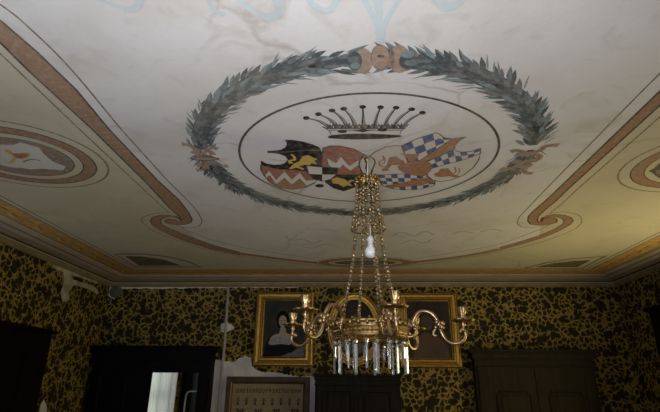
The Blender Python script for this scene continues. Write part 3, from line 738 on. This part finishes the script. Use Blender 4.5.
# ------------------------------------------------------------------ pictures
def rect_frame(root, w_, h_, fw, prof, mats, tilt=0):
    """mitred moulding; prof list of (inset, depth) from outer edge"""
    m = MB()
    for ((i0, d0), (i1, d1)), k in zip(zip(prof, prof[1:]), mats):
        def rg(i, d): return [(-w_/2+i, -d, -h_/2+i), (w_/2-i, -d, -h_/2+i), (w_/2-i, -d, h_/2-i), (-w_/2+i, -d, h_/2-i)]
        m.add(rg(i0, d0)+rg(i1, d1), [(j, (j+1) % 4, 4+(j+1) % 4, 4+j) for j in range(4)], k)
    return m.build('frame', root)
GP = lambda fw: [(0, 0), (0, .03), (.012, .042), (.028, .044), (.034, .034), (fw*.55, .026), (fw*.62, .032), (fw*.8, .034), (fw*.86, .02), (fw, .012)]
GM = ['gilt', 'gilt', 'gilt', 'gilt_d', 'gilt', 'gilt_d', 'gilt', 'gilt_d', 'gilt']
PY = YB-.035
p1 = thing('framed_portrait', 'gilt-framed oil portrait of a dark-haired woman in a white off-shoulder collar', 'painting', (-.892, PY, .702))
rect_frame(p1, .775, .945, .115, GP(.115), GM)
m = MB(); m.box((-.30, -.010, -.385), (.30, -.004, .385), 'canvas')
un = lambda a, b: (on_back(a, b, PY)[0]+.892, on_back(a, b, PY)[1]-.702)
B = Paint(m, lambda x, z, d: (x, -.010-d, z), un, 2e-4); B.frame(240, 280, 4.12)
B.poly([(100,300),(105,270),(120,240),(150,232),(200,238),(225,260),(230,300),(215,322),(100,322)], 'gown', 2)
B.poly([(200,322),(225,290),(270,275),(275,322)], 'shawl', 2); B.poly([(150,322),(200,300),(270,295),(275,322)], 'shawl')
B.ell(177, 160, 26, 32, 'hair_p'); B.poly([(168,190),(188,190),(190,215),(205,232),(155,236),(165,212)], 'skin', 2)
B.poly([(125,240),(150,222),(180,226),(205,222),(215,240),(200,236),(160,240),(130,252)], 'skin', 2)
B.poly([(152,172),(155,150),(165,138),(177,133),(190,138),(200,150),(203,172),(198,192),(190,198),(164,198),(156,192)], 'hair_p', 2); B.ell(177, 171, 16, 25, 'skin'); B.poly([(170,190),(184,190),(186,215),(195,228),(160,228),(168,212)], 'skin', 2); B.poly([(122,250),(150,234),(180,238),(208,234),(216,250),(205,268),(170,264),(130,268),(118,262)], 'lace', 2)
B.poly([(158,158),(165,143),(177,138),(190,143),(197,158),(188,150),(177,146),(166,150)], 'hair_p')
B.ell(170, 168, 3, 1.6, 'hair_p'); B.ell(184, 168, 3, 1.6, 'hair_p'); B.ell(177, 184, 5, 1.5, 'gown')
m.build('canvas', p1)['label'] = 'painted portrait of a seated woman, dark background'
p2 = thing('framed_painting', 'gilt-framed dark brown painting behind the right arm of the chandelier', 'painting', (.992, PY, .695))
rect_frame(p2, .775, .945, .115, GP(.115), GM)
m = MB(); m.box((-.30, -.010, -.385), (.30, -.004, .385), 'canvas')
B = Paint(m, lambda x, z, d: (x, -.010-d, z), None, 2e-4)
B.wpoly([(-.22, -.385), (.25, -.385), (.22, -.2), (.1, -.08), (-.05, -.03), (-.2, -.12)], 'canvas_br')
B.wring((-.02, .08), .075, .10, 'canvas_br'); m.build('canvas', p2)
# oval frame
p3 = thing('oval_framed_picture', 'oval gilt-framed dark picture hanging behind the chandelier ring', 'painting', (.035, PY, .70))
m = MB(); pr = [(0, 0), (0, .03), (.012, .045), (.03, .046), (.04, .034), (.07, .030), (.078, .036), (.10, .034), (.112, .014)]
n = 64; A_, B_ = .365, .475
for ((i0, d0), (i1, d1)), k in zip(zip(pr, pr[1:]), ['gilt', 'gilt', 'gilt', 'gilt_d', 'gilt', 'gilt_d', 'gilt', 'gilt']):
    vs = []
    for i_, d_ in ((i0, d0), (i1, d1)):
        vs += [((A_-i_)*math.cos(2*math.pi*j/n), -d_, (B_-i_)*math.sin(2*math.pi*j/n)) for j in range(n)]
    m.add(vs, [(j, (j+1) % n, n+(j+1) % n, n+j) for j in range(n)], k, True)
m.build('frame', p3)
m = MB(); vs = [((A_-.105)*math.cos(2*math.pi*j/n), -.012, (B_-.105)*math.sin(2*math.pi*j/n)) for j in range(n)]
m.add(vs, [tuple(range(n))], 'canvas')
B = Paint(m, lambda x, z, d: (x, -.012-d, z), None, 2e-4)
B.wpoly([(-.13, -.28), (-.16, -.12), (-.06, -.02), (.08, -.02), (.19, -.10), (.16, -.27), (0, -.33)], 'shawl')
B.wring((.02, .10), .06, .085, 'canvas_br'); m.build('canvas', p3)
# sampler
SW, SH = 1.06, .82
p4 = thing('embroidered_sampler', 'brown-framed linen sampler with rows of stitched letters and plants', 'sampler', (-1.068, YB-.03, .098-SH/2))
rect_frame(p4, SW, SH, .085, [(0, 0), (0, .024), (.01, .03), (.06, .028), (.07, .018), (.085, .014)], ['sampler_wood']*3+['gilt_d', 'sampler_wood'])
m = MB(); m.box((-SW/2+.06, -.012, -SH/2+.06), (SW/2-.06, -.004, SH/2-.06), 'cloth')
B = Paint(m, lambda x, z, d: (x, -.012-d, z), None, 5e-6)
rnd = random.Random(3)
def motif(cx, cz, w_, h_, k, kind):
    u = w_/8
    if kind == 'letter':
        pats = {'E': ['1111', '1000', '1110', '1000', '1111'], 'A': ['0110', '1001', '1111', '1001', '1001'], 'B': ['1110', '1001', '1110', '1001', '1110'], 'I': ['0110', '0110', '0110', '0110', '0110'],
                'K': ['1001', '1010', '1100', '1010', '1001'], 'O': ['0110', '1001', '1001', '1001', '0110'], 'M': ['1001', '1111', '1111', '1001', '1001'], 'P': ['1110', '1001', '1110', '1000', '1000'],
                'N': ['1001', '1101', '1011', '1001', '1001'], 'D': ['1110', '1001', '1001', '1001', '1110']}
        p_ = pats[kind_letter]
        for r, row in enumerate(p_):
            for c, ch in enumerate(row):
                if ch == '1':
                    x = cx-w_/2+c*w_/4; z = cz+h_/2-(r+1)*h_/5
                    B.wpoly([(x, z), (x+w_/4, z), (x+w_/4, z+h_/5), (x, z+h_/5)], k)
    else:
        g = 9
        for r in range(g):
            for c in range(g//2+1):
                dx = c/(g//2); dz = r/(g-1)
                on = (dx < .12) or (kind == 'urn' and ((dz < .15 and dx < .5) or (.15 <= dz < .45 and dx < .25+.9*(dz-.15)) or (dz > .5 and (r+c) % 2 == 0 and dx < 1.1-dz*.5))) \
                    or (kind == 'plant' and ((dz < .2 and dx < .35) or abs(dx-(dz-.2)) < .14 or abs(dx-(dz-.55)*1.3) < .12 or (r % 3 == 2 and rnd.random() < .6)))
                if on:
                    for s_ in ((1, -1) if c else (1,)):
                        x = cx+s_*c*w_/g-w_/g/2; z = cz-h_/2+r*h_/g
                        B.wpoly([(x, z), (x+w_/g, z), (x+w_/g, z+h_/g), (x, z+h_/g)], k)
txt = 'EABIKANDOPMIAENOOBAA'; x0, x1 = -SW/2+.15, SW/2-.13
zr = SH/2-.165
for i, ch in enumerate(txt):
    kind_letter = ch; motif(x0+(x1-x0)*i/(len(txt)-1), zr, .030, .052, 'stitch_r' if i in (11, 14, 16, 18) else 'stitch', 'letter')
for i in range(8): motif(x0+.01+(x1-x0-.02)*i/7, zr-.125, .075, .085, 'stitch_r' if i > 5 else 'stitch', 'urn')
for i in range(4): motif(x0+.05+(x1-x0-.10)*i/3, zr-.27, .12, .12, 'stitch', 'plant')
for i in range(8): motif(x0+.01+(x1-x0-.02)*i/7, zr-.42, .07, .08, 'stitch', 'urn')
m.build('linen', p4)

# conduit, junction box
m = MB()
pa = on_back(228.6, 283, YB-.02); pb = on_back(223, 360, YB-.02)
m.tube([(pa[0], YB-.016, WZ), (pb[0]+.002, YB-.018, .6), (pb[0], YB-.016, pb[1]), (pb[0]-.004, YB-.016, FL+.14)], .017, 'pipe', 12)
c = m.build('cable_pipe'); tag(c, 'white-painted vertical cable pipe running down the wall beside the wardrobe', 'pipe')
jb = thing('junction_box', 'grey junction box in torn plaster at the upper left corner', 'junction box', (-3.262, YB, 1.185))
m = MB(); m.lathe([(.001, .03), (.07, .03), (.082, .024), (.085, 0)], 'boxgrey', (0, 0, 0), 20); o = m.build('box_lid', jb); o.rotation_euler = (P2, 0, 0)
for a in (.8, 2.4, 3.9, 5.5):
    m = MB(); m.ball((.058*math.cos(a), -.030, .058*math.sin(a)), .006, 'brass_d', 8, 4); m.build('screw', jb)

# bent metal stand in the middle of the room, seen in the mirror
m = MB()
m.tube(crom([(-3.17, 2.76, FL+.02), (-3.17, 2.76, -.8), (-3.17, 2.76, -.35), (-3.16, 2.76, -.19), (-3.125, 2.76, -.137), (-3.02, 2.76, -.12), (-2.75, 2.76, -.12), (-2.66, 2.76, -.15), (-2.63, 2.76, -.25), (-2.63, 2.76, -.8), (-2.63, 2.76, FL+.02)], 6), .014, 'pipe', 10)
m.box((-3.19, 2.62, FL), (-3.15, 2.90, FL+.03), 'pipe', .01); m.box((-2.65, 2.62, FL), (-2.61, 2.90, FL+.03), 'pipe', .01)
tag(m.build('metal_rail'), 'thin pale bent metal rail reflected in the wardrobe mirror', 'rail')

# ------------------------------------------------------------------ chandelier
CX, CY = .10, 2.67
ch = thing('chandelier', 'gilt brass chandelier with candle arms, bead chains and hanging crystal prisms', 'chandelier', (CX, CY, H))
def CZ(z): return z-H
def cbuild(mb, name, parent=ch): return mb.build(name, parent)
m = MB(); m.tube([(0, 0, 0), (0, 0, -.03)], [.02, .008], 'brass_d', 12); m.tube([(0, 0, -.03), (0, 0, CZ(1.19))], .0035, 'brass_d', 8)
cbuild(m, 'hook')
# crown at the top of the chains
m = MB(); zc = CZ(1.15)
m.lathe([(.035, 0), (.062, .004), (.072, .014), (.066, .024), (.074, .034), (.070, .044), (.05, .046), (.03, .038), (.03, .012), (.035, 0)], 'brass_d', (0, 0, zc), 48, True, lambda a, z: 1+.07*math.cos(12*a))
for i in range(12):
    a = 2*math.pi*i/12; m.ball((.074*math.cos(a), .074*math.sin(a), zc+.020), .011, 'brass', 8, 5)
    m.ball((.070*math.cos(a+.26), .070*math.sin(a+.26), zc+.050), .010, 'brass_d', 8, 5, (1, 1, 1.6))
m.tube([(-.05, 0, zc+.03), (.05, 0, zc+.03)], .004, 'brass_d'); m.tube([(0, -.05, zc+.03), (0, .05, zc+.03)], .004, 'brass_d')
cbuild(m, 'crown')
m = MB(); zm = CZ(.875)
m.tube([(.098*math.cos(2*math.pi*i/36), .098*math.sin(2*math.pi*i/36), zm) for i in range(37)], .005, 'brass_d', 8, cap=False)
for i in range(16): m.ball((.1*math.cos(2*math.pi*i/16), .1*math.sin(2*math.pi*i/16), zm), .009, 'brass', 8, 5)
cbuild(m, 'middle_hoop')
def strand(a, r0, z0, r1, z1, sag, rb, pitch, ph=0):
    m = MB(); L_ = z0-z1; n = int(L_/pitch)
    pts = []
    for i in range(n*3+1):
        t = i/(n*3); r = r0+(r1-r0)*t-sag*math.sin(math.pi*t); pts.append((r*math.cos(a), r*math.sin(a), z0-L_*t))
    m.tube(pts, .0016, 'brass_d', 5)
    for i in range(n):
        p = pts[min(n*3, i*3+ph)]
        k = ['brass', 'bead', 'brass_d', 'bead'][(i+ph) % 4]
        m.ball(p, rb*(1.05 if (i+ph) % 4 == 0 else 1.0 if (i+ph) % 2 else .75), k, 8, 6, (1, 1, 1.15))
    return cbuild(m, 'bead_chain')
for i in range(8):
    a = 2*math.pi*(i+.5)/8; strand(a, .068, CZ(1.155), .172, CZ(.335), .028, .0100, .024, (i*2) % 3)
for i in range(8):
    a = 2*math.pi*(i+.0)/8+.12; strand(a, .064, CZ(1.155), .098, CZ(.88), .008, .0105, .024, (i*2+1) % 3)
# gallery ring
m = MB(); z0 = CZ(.240)
RP = [(.170, .0), (.190, -.004), (.201, .002), (.203, .012), (.196, .018), (.205, .028), (.207, .038), (.200, .045), (.212, .050), (.214, .056), (.206, .062), (.218, .074), (.224, .084), (.220, .090), (.206, .090), (.198, .075), (.19, .055), (.186, .02), (.170, .0)]
m.lathe([(r, z*.97) for r, z in RP], 'brass_d', (0, 0, z0), 120, True, lambda a, z: 1+.010*math.sin(30*a)*(1 if .015 < z < .045 or z > .06 else .1))
for i in range(60):
    a = 2*math.pi*i/60
    m.ball((.209*math.cos(a), .209*math.sin(a), z0+.034), .0075, 'brass', 6, 4)
    if i % 2 == 0:
        m.ball((.221*math.cos(a), .221*math.sin(a), z0+.070), .0095, 'brass', 6, 4, (1, 1, 1.4))
        m.ball((.222*math.cos(a+.05), .222*math.sin(a+.05), z0+.092), .007, 'brass_d', 6, 4, (1, 1, 1.3))
    m.ball((.202*math.cos(a), .202*math.sin(a), z0-.001), .006, 'brass_d', 6, 4)
for r_, zz in ((.214, .052), (.204, .008)):
    m.tube([(r_*math.cos(2*math.pi*i/72), r_*math.sin(2*math.pi*i/72), z0+zz) for i in range(73)], .0038, 'brass', 6, cap=False)
cbuild(m, 'ring')
# inner hoop carrying the lower drops
m = MB(); m.tube([(.125*math.cos(2*math.pi*i/48), .125*math.sin(2*math.pi*i/48), z0+.015) for i in range(49)], .005, 'brass_d', 8, cap=False)
for i in range(6):
    a = 2*math.pi*i/6; m.tube([(.125*math.cos(a), .125*math.sin(a), z0+.015), (.188*math.cos(a), .188*math.sin(a), z0+.015)], .003, 'brass_d', 6)
cbuild(m, 'inner_hoop')
# prisms
def prism_bm(L_, wd):
    m = MB()
    m.tube([(0, 0, 0), (0, 0, -.012)], .0015, 'brass_d', 5)
    m.lathe([(.001, -.010), (.008, -.015), (.011, -.021), (.008, -.028), (.001, -.032)], 'crystal', (0, 0, 0), 8, False)
    z1 = -.034; w_ = wd/2; t = wd*.28
    sec = [(-w_, 0), (-w_*.45, -t), (w_*.45, -t), (w_, 0), (w_*.45, t), (-w_*.45, t)]
    vs = []
    for s_, z in ((.6, z1), (1, z1-.008), (1.0, -L_+.006), (.7, -L_)): vs += [(x*s_, y*s_, z) for x, y in sec]
    n = 6
    m.add(vs, [tuple(range(n))]+[(i*n+j, i*n+(j+1) % n, (i+1)*n+(j+1) % n, (i+1)*n+j) for i in range(3) for j in range(n)]+[tuple(3*n+j for j in range(n))], 'crystal')
    return m
protoL = prism_bm(.178, .019).build('prism', ch); protoS = prism_bm(.10, .019).build('prism', ch); protoM = prism_bm(.165, .018).build('prism', ch)
usedp = set()
def place(proto, a, r, z, rz, tilt=0):
    o = proto if proto.name not in usedp else proto.copy()
    if o is proto: usedp.add(proto.name)
    else: COL.objects.link(o); o.parent = ch
    o.location = (r*math.cos(a), r*math.sin(a), z); o.rotation_euler = (tilt, 0, rz)
for i in range(22):
    a = math.radians(-90+8)+2*math.pi*i/22
    if i % 2 == 0: place(protoL, a, .197, z0-.004, a+P2+random.uniform(-.25, .25))
    else: place(protoS, a, .200, z0-.004, a+P2+random.uniform(-.25, .25))
for i in range(6):
    a = 2*math.pi*(i+.3)/6; place(protoM, a, .125, z0+.010, a+P2+random.uniform(-.5, .5))
# arms, all one pattern, built once and turned
AP = [(.205, .300), (.225, .305), (.246, .322), (.262, .352), (.284, .383), (.315, .399), (.348, .397), (.378, .380), (.400, .350), (.412, .315), (.424, .280), (.446, .246), (.478, .229), (.514, .229), (.545, .243), (.560, .268), (.556, .292), (.538, .300), (.528, .288)]
def arm(deg):
    a = math.radians(deg); ca, sa = math.cos(a), math.sin(a)
    def g(r, z, s_=0): r *= .914; return (r*ca-s_*sa, r*sa+s_*ca, CZ(z-.010))
    sm = crom(AP, 4); N_ = len(sm)
    m = MB()
    rad = [.0125-.005*(i/N_)+.0015*math.sin(i*.5) for i in range(N_)]
    m.tube([g(*p) for p in sm], rad, 'brass', 12)
    m.ball(g(.532, .290), .013, 'brass', 10, 6)
    r_ = cbuild(m, 'arm')
    # acanthus knot where the two curves meet
    m = MB()
    for (rr, zz, ss, br) in ((.408, .328, 0, .021), (.395, .338, .014, .013), (.395, .338, -.014, .013), (.424, .312, .012, .014), (.424, .312, -.012, .014), (.430, .335, 0, .013), (.390, .312, 0, .012)):
        m.ball(g(rr, zz, ss), br, 'brass', 10, 6)
    m.tube([g(*p) for p in crom([(.408, .32), (.385, .300), (.372, .282), (.380, .268), (.392, .272)], 4)], .0065, 'brass', 8)
    m.build('acanthus_knot', r_)
    m = MB()
    for (rr, zz, ss, br) in ((.260, .326, 0, .017), (.272, .318, .008, .011), (.270, .318, -.008, .011), (.268, .305, 0, .013)):
        m.ball(g(rr, zz, ss), br, 'brass', 10, 6)
    m.tube([g(*p) for p in crom([(.205, .275), (.235, .262), (.262, .275), (.272, .300), (.262, .318)], 4)], [.010]*8+[.007]*9, 'brass', 10)
    m.build('root_scroll', r_)
    # candle cup: stem, drip pan, flared cup
    c = g(.552, 0); c = (c[0], c[1], CZ(.275))
    m = MB(); m.lathe([(.001, 0), (.010, .004), (.014, .014), (.008, .024), (.007, .034), (.015, .044), (.010, .052), (.012, .058)], 'brass', c, 14); m.build('stem', r_)
    m = MB(); pet = lambda a_, z: 1+(.10*math.cos(8*a_) if z < .075 else 0)
    m.lathe([(.010, .056), (.030, .054), (.050, .060), (.058, .068), (.056, .072), (.034, .064), (.012, .064)], 'brass_d', c, 48, True, pet); m.build('drip_pan', r_)
    m = MB(); m.lathe([(.010, .062), (.018, .070), (.022, .082), (.015, .092), (.019, .104), (.023, .118), (.020, .124), (.026, .134), (.022, .136), (.015, .128), (.013, .10)], 'brass', c, 36, True, lambda a_, z: 1+(.12*math.cos(6*a_) if z > .11 else .05*math.cos(6*a_)))
    m.build('candle_cup', r_)
for dg in (-130, -79, -3, 53, 108, 155): arm(dg)

# bare bulb on its own cord, hung down through the crown
lb = thing('hanging_light_bulb', 'unlit white globe bulb on a thin white cord inside the chandelier chains', 'light bulb', (CX+.008, CY-.012, H))
m = MB(); m.tube([(0, 0, 0), (-.006, .003, -.12), (.001, 0, -.3), (.004, 0, CZ(.825))], .0042, 'cord', 8); m.build('cord', lb)
m = MB(); m.lathe([(.001, .83-H), (.012, .828-H), (.016, .820-H), (.022, .815-H), (.025, .804-H), (.0245, .798-H), (.017, .795-H), (.0165, .776-H), (.019, .774-H), (.019, .770-H)], 'porcelain', (.004, 0, 0), 24); m.build('socket', lb)
m = MB(); m.lathe([(.0145, .776-H), (.015, .768-H), (.023, .760-H), (.032, .748-H), (.0365, .732-H), (.034, .718-H), (.028, .705-H), (.018, .697-H), (.001, .694-H)], 'opal', (.004, 0, 0), 32); m.build('globe', lb)
